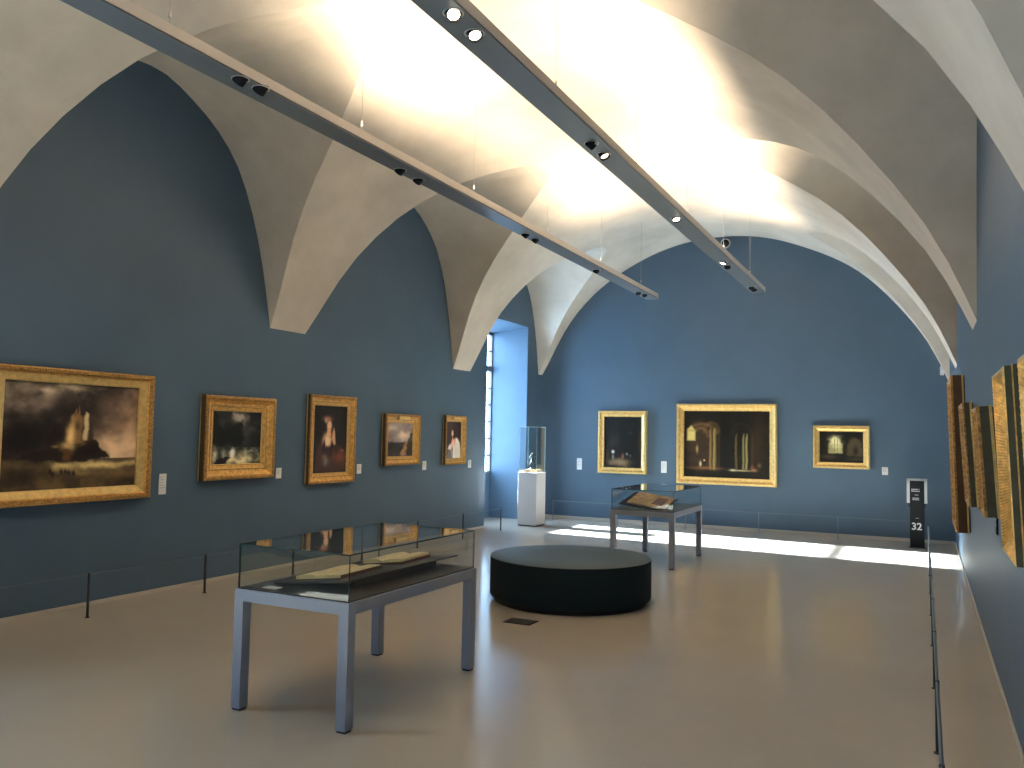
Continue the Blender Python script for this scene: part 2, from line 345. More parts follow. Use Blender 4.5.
def p_land():
    p=Paint(90,80,(150,138,132),11); n=p.noise(3,5); p.mix((n-.35)*1.5,(112,100,104)); p.blob(.2,.86,.2,.12,(206,194,178),.7,nz=.6); p.blob(.62,.62,.20,.12,(232,210,186),.9,nz=.6); p.blob(.15,.60,.25,.08,(104,90,96),.7,nz=.4); p.blob(.35,.72,.2,.08,(120,106,110),.6,nz=.5)
    p.mix((p.v<.44+.03*(n-.5))*.95,(44,38,37)); p.mix((p.v<.42)*(p.noise(7,5)-.5)*1.0,(92,78,62)); p.blob(.35,.43,.35,.018,(150,146,146),.7); p.blob(.3,.25,.3,.15,(36,34,32),.8,nz=.6)
    p.poly([(.78,0),(.76,.35),(.84,.55),(.92,.72),(1,.74),(1,0)],(44,38,34),.95,.03,nz=.08); p.poly([(.50,.05),(.60,.20),(.72,.42),(.78,.40),(.74,.22),(.70,.02)],(176,134,86),.8,.03,nz=.08); p.blob(.62,.05,.08,.06,(150,130,120),.6)
    p.blob(.15,.3,.14,.14,(20,20,20),.8,nz=.5); p.blob(.85,.15,.12,.12,(26,20,20),.7); return p
def p_white():
    p=Paint(70,110,(40,26,28),13); p.blob(.2,.8,.4,.4,(52,32,30),.6)
    p.poly([(.30,0),(.34,.30),(.48,.48),(.66,.56),(.82,.52),(.95,.36),(.98,.0)],(228,214,204),1,.02,nz=.03); p.blob(.66,.2,.05,.2,(190,172,164),.5); p.blob(.82,.15,.04,.2,(200,184,176),.5)
    p.blob(.47,.72,.15,.13,(22,15,16),1,4); p.blob(.58,.62,.08,.12,(22,15,16),1,4); p.blob(.41,.68,.065,.085,(222,176,146),1,4); p.blob(.385,.70,.014,.007,(50,28,24),.9); p.blob(.37,.635,.02,.008,(160,70,60),.8)
    p.poly([(.28,.22),(.34,.42),(.42,.56),(.48,.54),(.44,.38),(.40,.22)],(214,150,116),1,.02); p.poly([(.12,.26),(.2,.36),(.36,.40),(.32,.22)],(220,206,196),1,.03); p.poly([(.5,.5),(.55,.56),(.64,.5),(.6,.38),(.52,.30)],(196,120,90),.7,.02)
    p.poly([(.05,.0),(.12,.22),(.35,.24),(.38,.0)],(96,90,88),.9,.03); p.poly([(.36,0),(.38,.30),(.46,.30),(.44,0)],(70,24,24),.9,.02); return p
def p_dark():
    p=Paint(80,110,(13,12,12),17); n=p.noise(4,4); p.mix((n-.5)*.5,(34,28,24)); p.blob(.25,.5,.12,.2,(52,44,36),.5,nz=.6); p.blob(.42,.10,.22,.06,(124,104,76),.8,nz=.6); p.blob(.28,.12,.12,.04,(96,78,56),.7)
    p.blob(.24,.31,.035,.03,(190,184,174),1,3); p.blob(.24,.21,.025,.05,(120,106,92),.9,3); p.blob(.50,.22,.03,.05,(120,76,60),.8); p.blob(.61,.27,.025,.02,(130,124,116),.8); p.blob(.70,.24,.02,.02,(90,84,80),.8); p.blob(.95,.5,.03,.3,(70,54,20),.5); p.blob(.1,.22,.03,.12,(70,56,36),.5); p.blob(.7,.68,.04,.03,(44,50,44),.5); return p
def p_church():
    p=Paint(150,112,(15,13,10),19); n=p.noise(5,4); p.mix((n-.45)*.6,(38,30,20))
    def arch(cx,base,top,w,col,a,th=.02):
        for k in range(41):
            t=PI*k/40; x=cx+w*math.cos(t); y=base+(top-base)*math.sin(t); p.blob(x,y,th,th,col,a,2)
    p.poly([(.04,.42),(.04,.72),(.10,.80),(.24,.84),(.36,.76),(.40,.5),(.38,.12),(.1,.1)],(54,38,24),.75,.04,nz=.05)
    arch(.22,.66,.80,.17,(140,104,60),.10); arch(.20,.6,.74,.09,(150,112,66),.06); arch(.33,.66,.82,.09,(120,90,50),.07); p.mix((p.noise(9,5)-.5)*.9*(p.u<.42),(20,15,10))
    p.poly([(.04,.55),(.045,.72),(.09,.77),(.135,.70),(.135,.55)],(196,176,104),.85,.012); p.blob(.1,.70,.05,.02,(120,100,60),.6)
    for x,c in ((.315,(150,120,70)),(.33,(98,74,44)),(.36,(170,146,88)),(.375,(110,100,58)),(.42,(60,46,28))): p.poly([(x-.007,.12),(x-.006,.70),(x+.006,.74),(x+.007,.12)],c,.7,.009,nz=.006)
    p.poly([(.43,.05),(.44,.95),(.55,.95),(.54,.05)],(10,9,8),.9,.03)
    p.blob(.16,.42,.012,.05,(170,140,90),.7); p.blob(.2,.20,.012,.035,(200,180,140),.9); p.blob(.245,.21,.018,.05,(24,18,14),1); p.blob(.245,.255,.008,.012,(220,170,130),1); p.blob(.28,.14,.16,.02,(120,80,46),.7,nz=.5)
    arch(.68,.6,.82,.12,(60,44,28),.05); p.blob(.85,.5,.08,.3,(56,40,24),.5,nz=.4)
    for x,c in ((.615,(110,96,54)),(.70,(150,140,84)),(.735,(176,164,104)),(.80,(74,56,34))): p.poly([(x-.008,.14),(x-.006,.60),(x+.006,.66),(x+.008,.14)],c,.6,.010,nz=.006)
    p.blob(.58,.12,.03,.012,(210,196,160),.9); p.blob(.68,.118,.10,.009,(176,160,120),.8); p.blob(.82,.13,.03,.02,(150,110,80),.7); p.blob(.88,.20,.02,.03,(110,90,60),.6); p.blob(.8,.17,.02,.03,(120,60,40),.6); return p
def p_crypt():
    p=Paint(90,66,(14,12,10),23); n=p.noise(4,3); p.mix((n-.45)*.5,(34,28,22))
    p.poly([(.21,.30),(.22,.55),(.28,.74),(.36,.82),(.45,.76),(.51,.60),(.52,.30)],(150,142,98),.95,.025,nz=.03); p.blob(.34,.62,.10,.14,(226,220,168),.8,nz=1); p.poly([(.21,.30),(.23,.55),(.30,.52),(.36,.30)],(120,110,70),.7,.03)
    for x in (.34,.40): p.poly([(x,.36),(x,.76),(x+.02,.76),(x+.02,.36)],(70,62,40),.8,.008)
    p.poly([(.62,.25),(.63,.55),(.70,.72),(.80,.80),(.93,.72),(.97,.5),(.97,.2)],(66,56,40),.85,.03,nz=.04); p.blob(.82,.38,.06,.14,(18,14,12),.95,3); p.poly([(.33,.08),(.33,.28),(.6,.28),(.6,.08)],(10,9,8),.95,.02); p.blob(.2,.18,.15,.07,(70,62,50),.6); p.blob(.85,.12,.2,.05,(60,52,40),.6); return p
def p_generic(seed,base,sky):
    p=Paint(40,40,base,seed); n=p.noise(3,4); p.mix((n-.3),sky); p.blob(.5,.2,.5,.2,(30,24,18),.8,nz=.5); return p

# ------------------------------------------------------------------ picture frames
def sweep(name,W,H,prof,mats,parent,period=.03,yoff=0,z=0):
    """prof: rows (inset, height out of wall, ripple amplitude, material index of the band that follows)"""
    V=[];F=[];MI=[]
    for side in range(4):
        Ls = W if side%2==0 else H
        n=max(8,int(Ls/period*4))
        base=len(V); nr=len(prof)
        for r,(ins,hh,amp,mi) in enumerate(prof):
            x0,x1=-W/2+ins,W/2-ins; z0,z1=z+ins,z+H-ins
            cs=[(x0,z0),(x1,z0),(x1,z1),(x0,z1)]; a=cs[side]; b=cs[(side+1)%4]
            for i in range(n+1):
                t=i/n; k=0 if i in(0,n) else amp*abs(math.sin(PI*t*round(Ls/period)))
                V.append((a[0]+(b[0]-a[0])*t, yoff-(hh+k), a[1]+(b[1]-a[1])*t))
        for r in range(nr-1):
            for i in range(n):
                F.append([base+r*(n+1)+i, base+(r+1)*(n+1)+i, base+(r+1)*(n+1)+i+1, base+r*(n+1)+i+1][::-1]); MI.append(prof[r][3])
    o=mesh(name,V,F,mats,parent,MI)
    bm=bmesh.new(); bm.from_mesh(o.data); bmesh.ops.remove_doubles(bm,verts=bm.verts,dist=.0002); bmesh.ops.recalc_face_normals(bm,faces=bm.faces); bm.to_mesh(o.data); bm.free()
    return o
GM=[M['gold'],M['gold_pale'],M['gold_dark'],M['wood_side'],M['wood_olive']]
def prof_ornate(fw,d,side=3):     # beaded outer rim, deep cove, pale slip
    return [(0,0,0,1),(0,.016,0,side),(.004,.018,0,side),(.004,d*.80,0,2),(fw*.05,d*.97,.003,2),(fw*.18,d,.005,2),(fw*.28,d*.90,.004,0),(fw*.34,d*.80,0,0),(fw*.50,d*.55,0,0),(fw*.62,d*.46,.003,2),(fw*.70,d*.50,0,1),(fw*.74,d*.36,0,0),(fw*.92,d*.28,0,2),(fw*.96,d*.30,0,1),(fw,d*.22,0,1),(fw,d*.10,0,1)]
def prof_slip(fw,d,side=3):       # P1: narrow dark rope rim and broad pale slip
    return [(0,0,0,side),(0,d*.75,0,2),(fw*.06,d*.95,0,0),(fw*.12,d,.004,2),(fw*.30,d*.96,.006,2),(fw*.40,d*.80,0,0),(fw*.48,d*.62,0,1),(fw*.90,d*.45,0,1),(fw*.95,d*.40,.003,1),(fw,d*.34,0,1),(fw,d*.10,0,1)]
def prof_flat(fw,d,side=1):       # pale gilt hollow moulding
    return [(0,0,0,side),(0,d*.85,0,1),(fw*.06,d*.98,0,1),(fw*.26,d,0,1),(fw*.34,d*.90,0,0),(fw*.55,d*.62,0,1),(fw*.80,d*.50,0,1),(fw*.90,d*.52,0,0),(fw,d*.40,0,0),(fw,d*.10,0,0)]
def prof_cove(fw,d,side=4):       # wide ribbed cove
    r=[(0,0,0,1),(0,.016,0,side),(.004,.018,0,side),(.004,d*.55,0,0),(fw*.03,d*.62,0,1),(fw*.05,d*.55,0,side),(fw*.06,d*.92,0,0),(fw*.10,d,0,1),(fw*.16,d*.97,0,0)]
    for k in range(7):
        t=k/6; r.append((fw*(.18+.5*t), d*(.95-.60*math.sin(t*PI/2)),.006,0))
    return r+[(fw*.74,d*.40,.003,2),(fw*.80,d*.34,0,1),(fw*.98,d*.26,0,1),(fw,d*.1,0,1)]
def picture(label,wall,c,zb,W,H,fw,d,prof,painting,group=None,tilt=0,ornaments=None,side=None,period=.03):
    if wall=='R': k_=.91; c*=k_; W*=k_; H*=k_; zb=1.6+(zb-1.6)*k_; fw*=k_; d*=k_
    loc,rz={'L':((XL,c,zb),PI/2),'F':((c,YF,zb),0),'R':((XR-.0262*zb,c,zb),-PI/2)}[wall]
    t=thing('framed_painting',label,'painting',loc,rz,group)
    if tilt: t.rotation_euler=(R(tilt),0,rz)
    t.rotation_mode='XYZ'
    pr=prof(fw,d) if side is None else prof(fw,d,side)
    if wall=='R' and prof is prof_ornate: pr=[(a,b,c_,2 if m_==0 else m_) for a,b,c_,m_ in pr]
    sweep('frame',W,H,pr,GM,t,yoff=-.012,period=period)
    m=MB().box((-W/2+.01,-.018,.01),(W/2-.01,-.002,H-.01)); m.build('back_board',M['wood_side'],t)
    painting.canvas('canvas',W-2*fw+.01,H-2*fw+.01,M['paint'],t,z=fw-.005,y=-.012-d*.14)
    if ornaments:
        k,om=ornaments
        if k=='corners':
            for sx in (-1,1):
                for sz in (0,1):
                    mb=MB(); cx=sx*(W/2-fw*.5); cz=fw*.5 if sz==0 else H-fw*.5
                    for a in range(7):
                        th=2*PI*a/7; 
                        mb.tube((cx,-.012-d*.6,cz),(cx+math.cos(th)*fw*.26,-.012-d*.70,cz+math.sin(th)*fw*.26),fw*.07,8,r2=fw*.03)
                    mb.build('corner_ornament',M[om],t)
        if k=='cartouche':
            zc=H-fw*.45; mb=MB()
            mb.box((-W*.16,-.02-d,zc-fw*.2),(W*.16,-.012-d*.5,zc+fw*.2),bev=.006); mb.build('title_plate',M['gold_pale'],t)
    return t
picture('large gilt framed painting of a ruined castle on a sea rock under storm clouds','L',4.765,.925,1.53,1.155,.125,.10,prof_slip,p_castle(),period=.025)
picture('almost square gilt framed painting of a black cliff above white surf','L',6.687,1.05,1.03,.89,.165,.09,prof_ornate,p_cliff())
picture('tall gilt framed portrait of a woman with bare neckline and headscarf on dark ground','L',8.262,.935,.90,1.093,.13,.065,prof_ornate,p_lady(),ornaments=('corners','gold'))
picture('small gilt framed cloudy landscape with a path and title plate on its top rail','L',9.802,1.12,.875,.72,.125,.075,prof_ornate,p_land(),ornaments=('cartouche',0))
picture('small upright gilt framed painting of a dark-haired woman in a white blouse','L',11.297,1.09,.645,.772,.10,.06,prof_ornate,p_white(),ornaments=('cartouche',0))
picture('upright pale gilt framed painting of a dim interior, leftmost on the far wall','F',-4.993,.895,.935,1.155,.108,.085,prof_flat,p_dark())
picture('largest far wall painting, a dark gothic church interior with lit columns','F',-3.10,.767,1.735,1.415,.125,.085,prof_flat,p_church())
picture('small wide painting of a dark crypt with one bright arched window in gilt frame','F',-1.218,1.122,.87,.705,.10,.085,prof_flat,p_crypt())
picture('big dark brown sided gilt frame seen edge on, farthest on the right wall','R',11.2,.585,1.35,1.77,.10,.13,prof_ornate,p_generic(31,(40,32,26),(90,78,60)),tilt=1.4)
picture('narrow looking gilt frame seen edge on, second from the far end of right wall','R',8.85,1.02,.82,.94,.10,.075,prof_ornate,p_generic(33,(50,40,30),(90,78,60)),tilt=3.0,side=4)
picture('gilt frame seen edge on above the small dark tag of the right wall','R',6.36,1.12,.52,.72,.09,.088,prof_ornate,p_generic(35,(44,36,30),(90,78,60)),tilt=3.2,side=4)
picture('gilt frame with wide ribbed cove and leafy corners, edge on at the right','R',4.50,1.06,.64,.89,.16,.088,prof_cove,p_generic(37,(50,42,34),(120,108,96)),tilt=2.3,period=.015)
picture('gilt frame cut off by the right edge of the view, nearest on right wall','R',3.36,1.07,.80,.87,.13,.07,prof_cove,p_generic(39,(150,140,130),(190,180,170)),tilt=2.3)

# wall labels
def card(label,wall,c,z,w,h,name='wall_label',m='white'):
    loc,rz={'L':((XL,c,z),PI/2),'F':((c,YF,z),0),'R':((XR-.0262*z-.002,c,z),-PI/2)}[wall]
    t=thing(name,label,'label',loc,rz)
    MB().box((-w/2,-.010,0),(w/2,-.001,h),bev=.0015).build('card',M[m],t)
    b=MB(); rnd=random.Random(int(c*100))
    for k in range(5 if h>.15 else 4):
        zz=h*(.84-.13*k); b.box((-w*.38,-.0108,zz-.003),(-w*.38+w*rnd.uniform(.35,.76),-.0098,zz+.003))
    b.build('printed_text',M['ink'],t)
card('tall white label right of the castle painting','L',5.745,.94,.085,.20)
card('white label right of the black cliff painting','L',7.37,1.03,.085,.12)
card('white label right of the tall portrait of the woman with headscarf','L',8.885,1.03,.095,.125)
card('white label right of the cloudy landscape','L',10.478,1.03,.10,.13)
card('white label between the white blouse painting and the window recess','L',11.85,1.02,.10,.13)
card('tall white label on far wall left of the dim interior painting','F',-5.857,.935,.10,.215)
card('tall white label between the dim interior and the church interior','F',-4.215,.935,.105,.21)
card('small white label right of the crypt painting','F',-.564,1.04,.09,.125)
card('small dark tag low beside the edge-on frames of the right wall','R',5.98,1.03,.09,.11,m='black_panel')
# small devices on the walls
t=thing('security_camera','small black round ceiling-height camera at the top of the far wall','camera',(-3.12,YF,5.04))
MB().tube((0,0,0),(0,-.03,0),.085,24).build('mount_ring',M['silver'],t)
bm=bmesh.new(); bmesh.ops.create_uvsphere(bm,u_segments=24,v_segments=12,radius=.066)
me=bpy.data.meshes.new('dome'); bm.to_mesh(me); bm.free(); me.materials.append(M['black_panel']); o=link(bpy.data.objects.new('dome',me),t); o.location=(0,-.045,0)
t=thing('motion_sensor','small white box high on far wall near the right corner','sensor',(.27,YF,2.64))
MB().box((-.03,-.06,0),(.03,0,.14),bev=.012).build('housing',M['white_paint'],t)
bm=bmesh.new(); bmesh.ops.create_uvsphere(bm,u_segments=16,v_segments=8,radius=.018)
me=bpy.data.meshes.new('sensor_lens'); bm.to_mesh(me); bm.free(); me.materials.append(M['white']); o=link(bpy.data.objects.new('sensor_lens',me),t); o.location=(0,-.06,.05)

# ------------------------------------------------------------------ display cases
def pane(t,a,b,edge='glass_edge',name='glass_panel'):
    """thin glass slab; the narrow faces show the dark cut edge"""
    d=[abs(b[i]-a[i]) for i in range(3)]; k=d.index(min(d)); mb=MB().box(a,b)
    for i,f in enumerate(mb.F):
        vs=[mb.V[j] for j in f]; n=(vs[1]-vs[0]).cross(vs[2]-vs[1]); n.normalize()
        mb.M[i]=0 if abs(n[k])>.5 else 1
    return mb.build(name,[M['glass'],M[edge]],t)
def display_case(label,x0,y0,W=.81,D=1.40,H=.68,G=.255,grp=None):
    t=thing('display_case',label,'display case',(x0+W/2,y0+D/2,0),0,grp)
    w,d=W/2,D/2; lg=.066
    for sx in (-1,1):
        for sy in (-1,1):
            a=(sx*w,sy*d,.012); b=(sx*(w-lg),sy*(d-lg),H)
            l=MB().box([min(a[i],b[i]) for i in range(3)],[max(a[i],b[i]) for i in range(3)],bev=.002).build('leg',M['grey_metal'],t)
            MB().box((min(sx*(w-.006),sx*(w-lg+.006)),min(sy*(d-.006),sy*(d-lg+.006)),0),(max(sx*(w-.006),sx*(w-lg+.006)),max(sy*(d-.006),sy*(d-lg+.006)),.0125)).build('foot_pad',M['black'],l)
    m=MB(); z0=H-.066
    m.box((-w+lg,-d,z0),(w-lg,-d+.04,H),bev=.002); m.box((-w+lg,d-.04,z0),(w-lg,d,H),bev=.002)
    m.box((-w,-d+lg,z0),(-w+.04,d-lg,H),bev=.002); m.box((w-.04,-d+lg,z0),(w,d-lg,H),bev=.002)
    m.build('apron',M['grey_metal'],t)
    MB().box((-w+.012,-d+.012,H-.008),(w-.012,d-.012,H+.006)).build('deck',M['dark_deck'],t)
    g=.008; i=.012; z1=H+.006; z2=H+G
    pane(t,(-w+i,-d+i,z1),(w-i,-d+i+g,z2-g)); pane(t,(-w+i,d-i-g,z1),(w-i,d-i,z2-g))
    pane(t,(-w+i,-d+i+g,z1),(-w+i+g,d-i-g,z2-g)); pane(t,(w-i-g,-d+i+g,z1),(w-i,d-i-g,z2-g))
    pane(t,(-w+i,-d+i,z2-g),(w-i,d-i,z2))
    return t
display_case('long grey metal display case with two open books under glass, nearest the viewer',-3.548,3.60,grp=None)
display_case('grey metal display case with an open brown album, standing behind the round bench',-3.50,9.82)
def tiltmat(loc,rx,ry,rz): return Matrix.Translation(loc) @ Matrix.Rotation(rz,4,'Z') @ Matrix.Rotation(ry,4,'Y') @ Matrix.Rotation(rx,4,'X')
def open_book(label,loc,rot,W,Hh,th,cover='leather',ct=.005):
    """open book: spine along local y, pages curve up from the gutter"""
    t=thing('open_book',label,'book',loc); t.rotation_euler=rot
    MB().box((-W-.006,-Hh/2-.006,0),(W+.006,Hh/2+.006,ct),bev=.001).build('cover',M[cover],t)
    for s,k in ((-1,1.0),(1,.8)):
        n=14; V=[];F=[]; T=th*k
        prof=[]
        for i in range(n+1):
            u=i/n; z=ct+T*(.35+.65*math.sin(min(1,u*2.4)*PI/2))*(1-.30*u**3); prof.append((s*W*u,z))
        for y in (-Hh/2,Hh/2):
            for x,z in prof: V.append((x,y,z))
            for x,z in prof: V.append((x,y,ct))
        q=n+1
        for i in range(n):
            F.append([i,i+1,2*q+i+1,2*q+i]); F.append([i,q+i,q+i+1,i+1]); F.append([2*q+i,2*q+i+1,3*q+i+1,3*q+i])
        F.append([n,q+n,3*q+n,2*q+n]); mi=[0,1,1]*n+[1 if s<0 or ct>.01 else 2]
        o=mesh('page_block',V,F,[M['paper'],M['page_edge'],M['leather']],t,mi)
        bm=bmesh.new(); bm.from_mesh(o.data); bmesh.ops.recalc_face_normals(bm,faces=bm.faces); bm.to_mesh(o.data); bm.free()
    return t
# case 1 contents
TB=R(-6.3); TM=Matrix.Rotation(TB,4,'Y')
t=thing('book_board','long dark tilted board under the two open books in the nearest case','stand',(-3.42,4.39,.688))
MB().box((0,-.61,.0),(.54,.61,.010),bev=.002,mat=TM).build('panel',M['dark_deck'],t)
MB().box((.42,-.45,0),(.46,.45,.044)).build('support',M['black'],t)
def on_board(x,y,h=.0115): 
    v=TM@Vector((x,0,h)); return (-3.42+v.x,y,.688+v.z)
open_book('open book with thick gilded page edges, nearer one on the dark board',on_board(.235,4.10),(0,TB,R(3)),.158,.44,.026)
open_book('open brown-covered book lying farther back on the dark board',on_board(.245,4.69),(0,TB,R(4)),.145,.37,.026,ct=.016)
t=tag(MB().box((-.05,-.03,0),(.05,.03,.003)).build('caption_card',M['white']),'small white caption card flat on the near end of the front case','label'); t.location=(-3.36,3.70,.687)
# case 2 contents
t=thing('reading_cradle','black tilted cradle holding the open brown album in the rear case','stand',(-3.14,10.30,.686))
MB().box((-.30,-.34,.0),(.28,.34,.012),bev=.002,mat=Matrix.Translation((0,0,.066))@Matrix.Rotation(R(9),4,'X')@Matrix.Rotation(R(7),4,'Y')).build('panel',M['black_panel'],t)
MB().tube((0,0,0),(0,0,.07),.05,20,r2=.03).box((-.10,-.12,0),(.10,.12,.012)).build('support',M['black'],t)
t=thing('album','open album with brown aged pages tilted on the black cradle','book',(-3.12,10.30,.768)); t.rotation_euler=(R(9),R(7),R(3))
MB().box((-.245,-.30,0),(.245,.30,.008),bev=.002).build('cover',M['leather'],t)
MB().box((-.235,-.29,.008),(-.002,.29,.022),bev=.002).build('page_block',M['drawing'],t)
MB().box((.002,-.29,.008),(.235,.29,.018),bev=.002).build('page_block',M['drawing'],t)
MB().box((.05,-.2,.018),(.19,.16,.0195)).build('picture_plate',M['leather'],t)

# ------------------------------------------------------------------ round bench
t=thing('round_bench','large round dark blue upholstered bench in the middle of the floor','bench',(-3.092,7.548,0))
MB().lathe([(.735,0),(.735,.045)],96).build('plinth',M['black'],t,True)
MB().lathe([(.760,.045),(.774,.05),(.779,.06),(.779,.405),(.776,.412)],128).build('upholstered_side',M['bench_side'],t,True)
MB().lathe([(.776,.412),(.776,.416),(.768,.420),(.4,.421),(.01,.421)],128).build('seat_top',M['bench_top'],t,True)
t=thing('floor_outlet','black square socket cover set in the floor before the round bench','floor outlet',(-3.083,6.435,0))
MB().box((-.125,-.095,0),(.125,.095,.004),bev=.001).build('cover_plate',M['black_panel'],t)
MB().box((-.112,-.083,.004),(.112,.083,.0055)).build('lid',M['black'],t)

# ------------------------------------------------------------------ pedestal with figurine
px0,px1,py0,py1=-6.342,-5.985,13.02,13.40
t=thing('pedestal','grey-white square pedestal with a tall glass cover beside the window recess','pedestal',((px0+px1)/2,(py0+py1)/2,0))
w,d=(px1-px0)/2,(py1-py0)/2
MB().box((-w+.01,-d+.01,0),(w-.01,d-.01,.02)).build('plinth',M['black'],t)
MB().box((-w,-d,.02),(w,d,.915),bev=.004).build('body',M['white_paint'],t)
MB().box((-w-.004,-d-.004,.915),(w+.004,d+.004,.925),bev=.002).build('top_plate',M['white'],t)
g=.008; a,b=.925,1.716; i=.01
for A,B in (((-w+i,-d+i,a),(w-i,-d+i+g,b-g)),((-w+i,d-i-g,a),(w-i,d-i,b-g)),((-w+i,-d+i+g,a),(-w+i+g,d-i-g,b-g)),((w-i-g,-d+i+g,a),(w-i,d-i-g,b-g)),((-w+i,-d+i,b-g),(w-i,d-i,b))):
    pane(t,A,B,'glass_edge_light')
f=thing('bronze_figurine','small dark bronze standing figure on a wooden block inside the pedestal glass','sculpture',((px0+px1)/2+.01,(py0+py1)/2,.925))
MB().box((-.12,-.12,0),(.12,.12,.045),bev=.004).build('wooden_base',M['oak'],f)
MB().lathe([(.055,.045),(.058,.055),(.05,.07),(.048,.075)],24).build('bronze_base',M['bronze'],f,True)
me=bpy.data.meshes.new('figure')
# the body is grown as one continuous skinned surface
P=[(0,0,.205),(0,0,.245),(0,-.004,.285),(0,0,.305),(0,-.004,.328),(0,-.004,.345),(-.028,.0,.292),(-.052,-.01,.255),(-.040,-.045,.262),(.028,0,.292),(.055,.004,.262),(.050,-.005,.222),(-.016,0,.195),(-.026,-.022,.138),(-.022,.004,.082),(-.022,-.018,.078),(.016,0,.195),(.018,.004,.138),(.022,.008,.082),(.024,-.014,.078)]
E=[(0,1),(1,2),(2,3),(3,4),(4,5),(2,6),(6,7),(7,8),(2,9),(9,10),(10,11),(0,12),(12,13),(13,14),(14,15),(0,16),(16,17),(17,18),(18,19)]
rad=[.024,.020,.027,.010,.019,.014,.013,.010,.007,.013,.010,.007,.018,.013,.008,.007,.018,.013,.008,.007]
bm=bmesh.new(); sl=bm.verts.layers.skin.verify(); vs=[bm.verts.new(p) for p in P]; [bm.edges.new((vs[a],vs[b])) for a,b in E]
for v,r in zip(vs,rad): v[sl].radius=(r*1.35,r*1.2)
vs[0][sl].use_root=True
bm.to_mesh(me); bm.free(); me.materials.append(M['bronze'])
o=link(bpy.data.objects.new('figure',me),f); o.modifiers.new('skin','SKIN'); s=o.modifiers.new('sub','SUBSURF'); s.levels=s.render_levels=2
MB().tube((-.062,.0,.075),(-.045,-.01,.27),.004,8).build('staff',M['bronze'],f)

# ------------------------------------------------------------------ room sign 32
t=thing('room_sign','black standing sign with white number 32 and silver bracket near the far right corner','sign',(-.098,13.90,0))
MB().box((-.098,-.012,0),(.098,.03,1.0),bev=.002).build('panel',M['black_panel'],t)
b=MB(); b.box((-.140,-.004,.665),(-.098,.036,1.032),bev=.004); b.box((.098,-.004,.665),(.140,.036,1.032),bev=.004); b.box((-.14,-.004,.995),(.14,.036,1.032),bev=.004)
b.build('bracket',M['silver'],t)
MB().box((-.118,-.002,.60),(-.096,.03,.665),bev=.003).build('clamp',M['black'],t); MB().box((.096,-.002,.60),(.118,.03,.665),bev=.003).build('clamp',M['black'],t)
MB().box((-.12,-.06,0),(.12,.09,.008)).build('base_plate',M['black'],t)
def text(s,size,x,z,name,parent,m,y=-.0135):
    cu=bpy.data.curves.new(name,'FONT'); cu.body=s; cu.size=size; cu.align_x='CENTER'; cu.extrude=.0008; cu.offset=size*.02
    tmp=bpy.data.objects.new(name,cu); C.objects.link(tmp); dg=bpy.context.evaluated_depsgraph_get(); me=bpy.data.meshes.new_from_object(tmp.evaluated_get(dg))
    bpy.data.objects.remove(tmp); me.materials.clear(); me.materials.append(m); o=link(bpy.data.objects.new(name,me),parent)
    o.rotation_euler=(PI/2,0,0); o.location=(x,y,z); return o
text('32',.145,-.008,.27,'number',t,M['white'])
def tiny(rows,name):
    b=MB(); rnd=random.Random(5)
    for (z,hh,words,x0) in rows:
        x=x0
        for wd in words:
            for k in range(wd):
                w=rnd.uniform(.007,.011); up=rnd.choice((0,.0,.3))*hh
                b.box((x,-.0135,z),(x+w,-.0118,z+hh*(.7+up))); x+=w+.0035
            x+=.010
    return b.build(name,M['white'],t)
tiny([(.865,.018,(7,1),-.075),(.838,.018,(10,),-.078)],'heading_text')
tiny([(.735,.014,(7,),-.062),(.712,.014,(8,),-.062)],'subheading_text')
MB().box((-.03,-.0135,.785),(.02,-.0118,.790)).build('divider_line',M['white'],t); MB().box((-.02,-.0135,.44),(.02,-.0118,.444)).build('divider_line',M['white'],t)

# ------------------------------------------------------------------ low barriers
def barrier(label,pts,posts,h=.36,r=.007,pr=.011,pm='post'):
    t=thing('low_barrier',label,'barrier',(*posts[0],0)); ox,oy=posts[0]
    for x,y in posts:
        m=MB().tube((x-ox,y-oy,0),(x-ox,y-oy,h+.008),pr,12); m.lathe([(.02,0),(.02,.006)],16,o=(x-ox,y-oy,0)); m.build('post',M[pm],t,True)
    a,b=posts[0],posts[-1]; mb=MB(); prev=None
    for x,y in pts:
        q=(x-ox,y-oy,h-.002)
        if prev: mb.tube(prev,q,r,10)
        prev=q
    mb.build('rail',M['cord'],t,True); return t
ls=[(-6.25,4.69+1.2545*k) for k in range(-5,7)]
barrier('low black barrier along the left wall paintings',[ls[0],ls[-1]],ls,r=.003)
rs=[(.05,-1.34+1.244*k) for k in range(0,12)]
barrier('low barrier with grey rail along the right wall',[rs[0],(.05,13.5)],rs+[(.05,13.5)],r=.008)
fs=[(-6.2+1.24*k,14.24) for k in range(0,5)]+[(-.02,14.24)]
barrier('low barrier along the far wall paintings',[fs[0],fs[-1]],[(-6.2,14.24),(-4.93,14.24),(-3.70,14.24),(-2.47,14.24),(-1.24,14.24)],r=.005,pr=.006,pm='far_post')

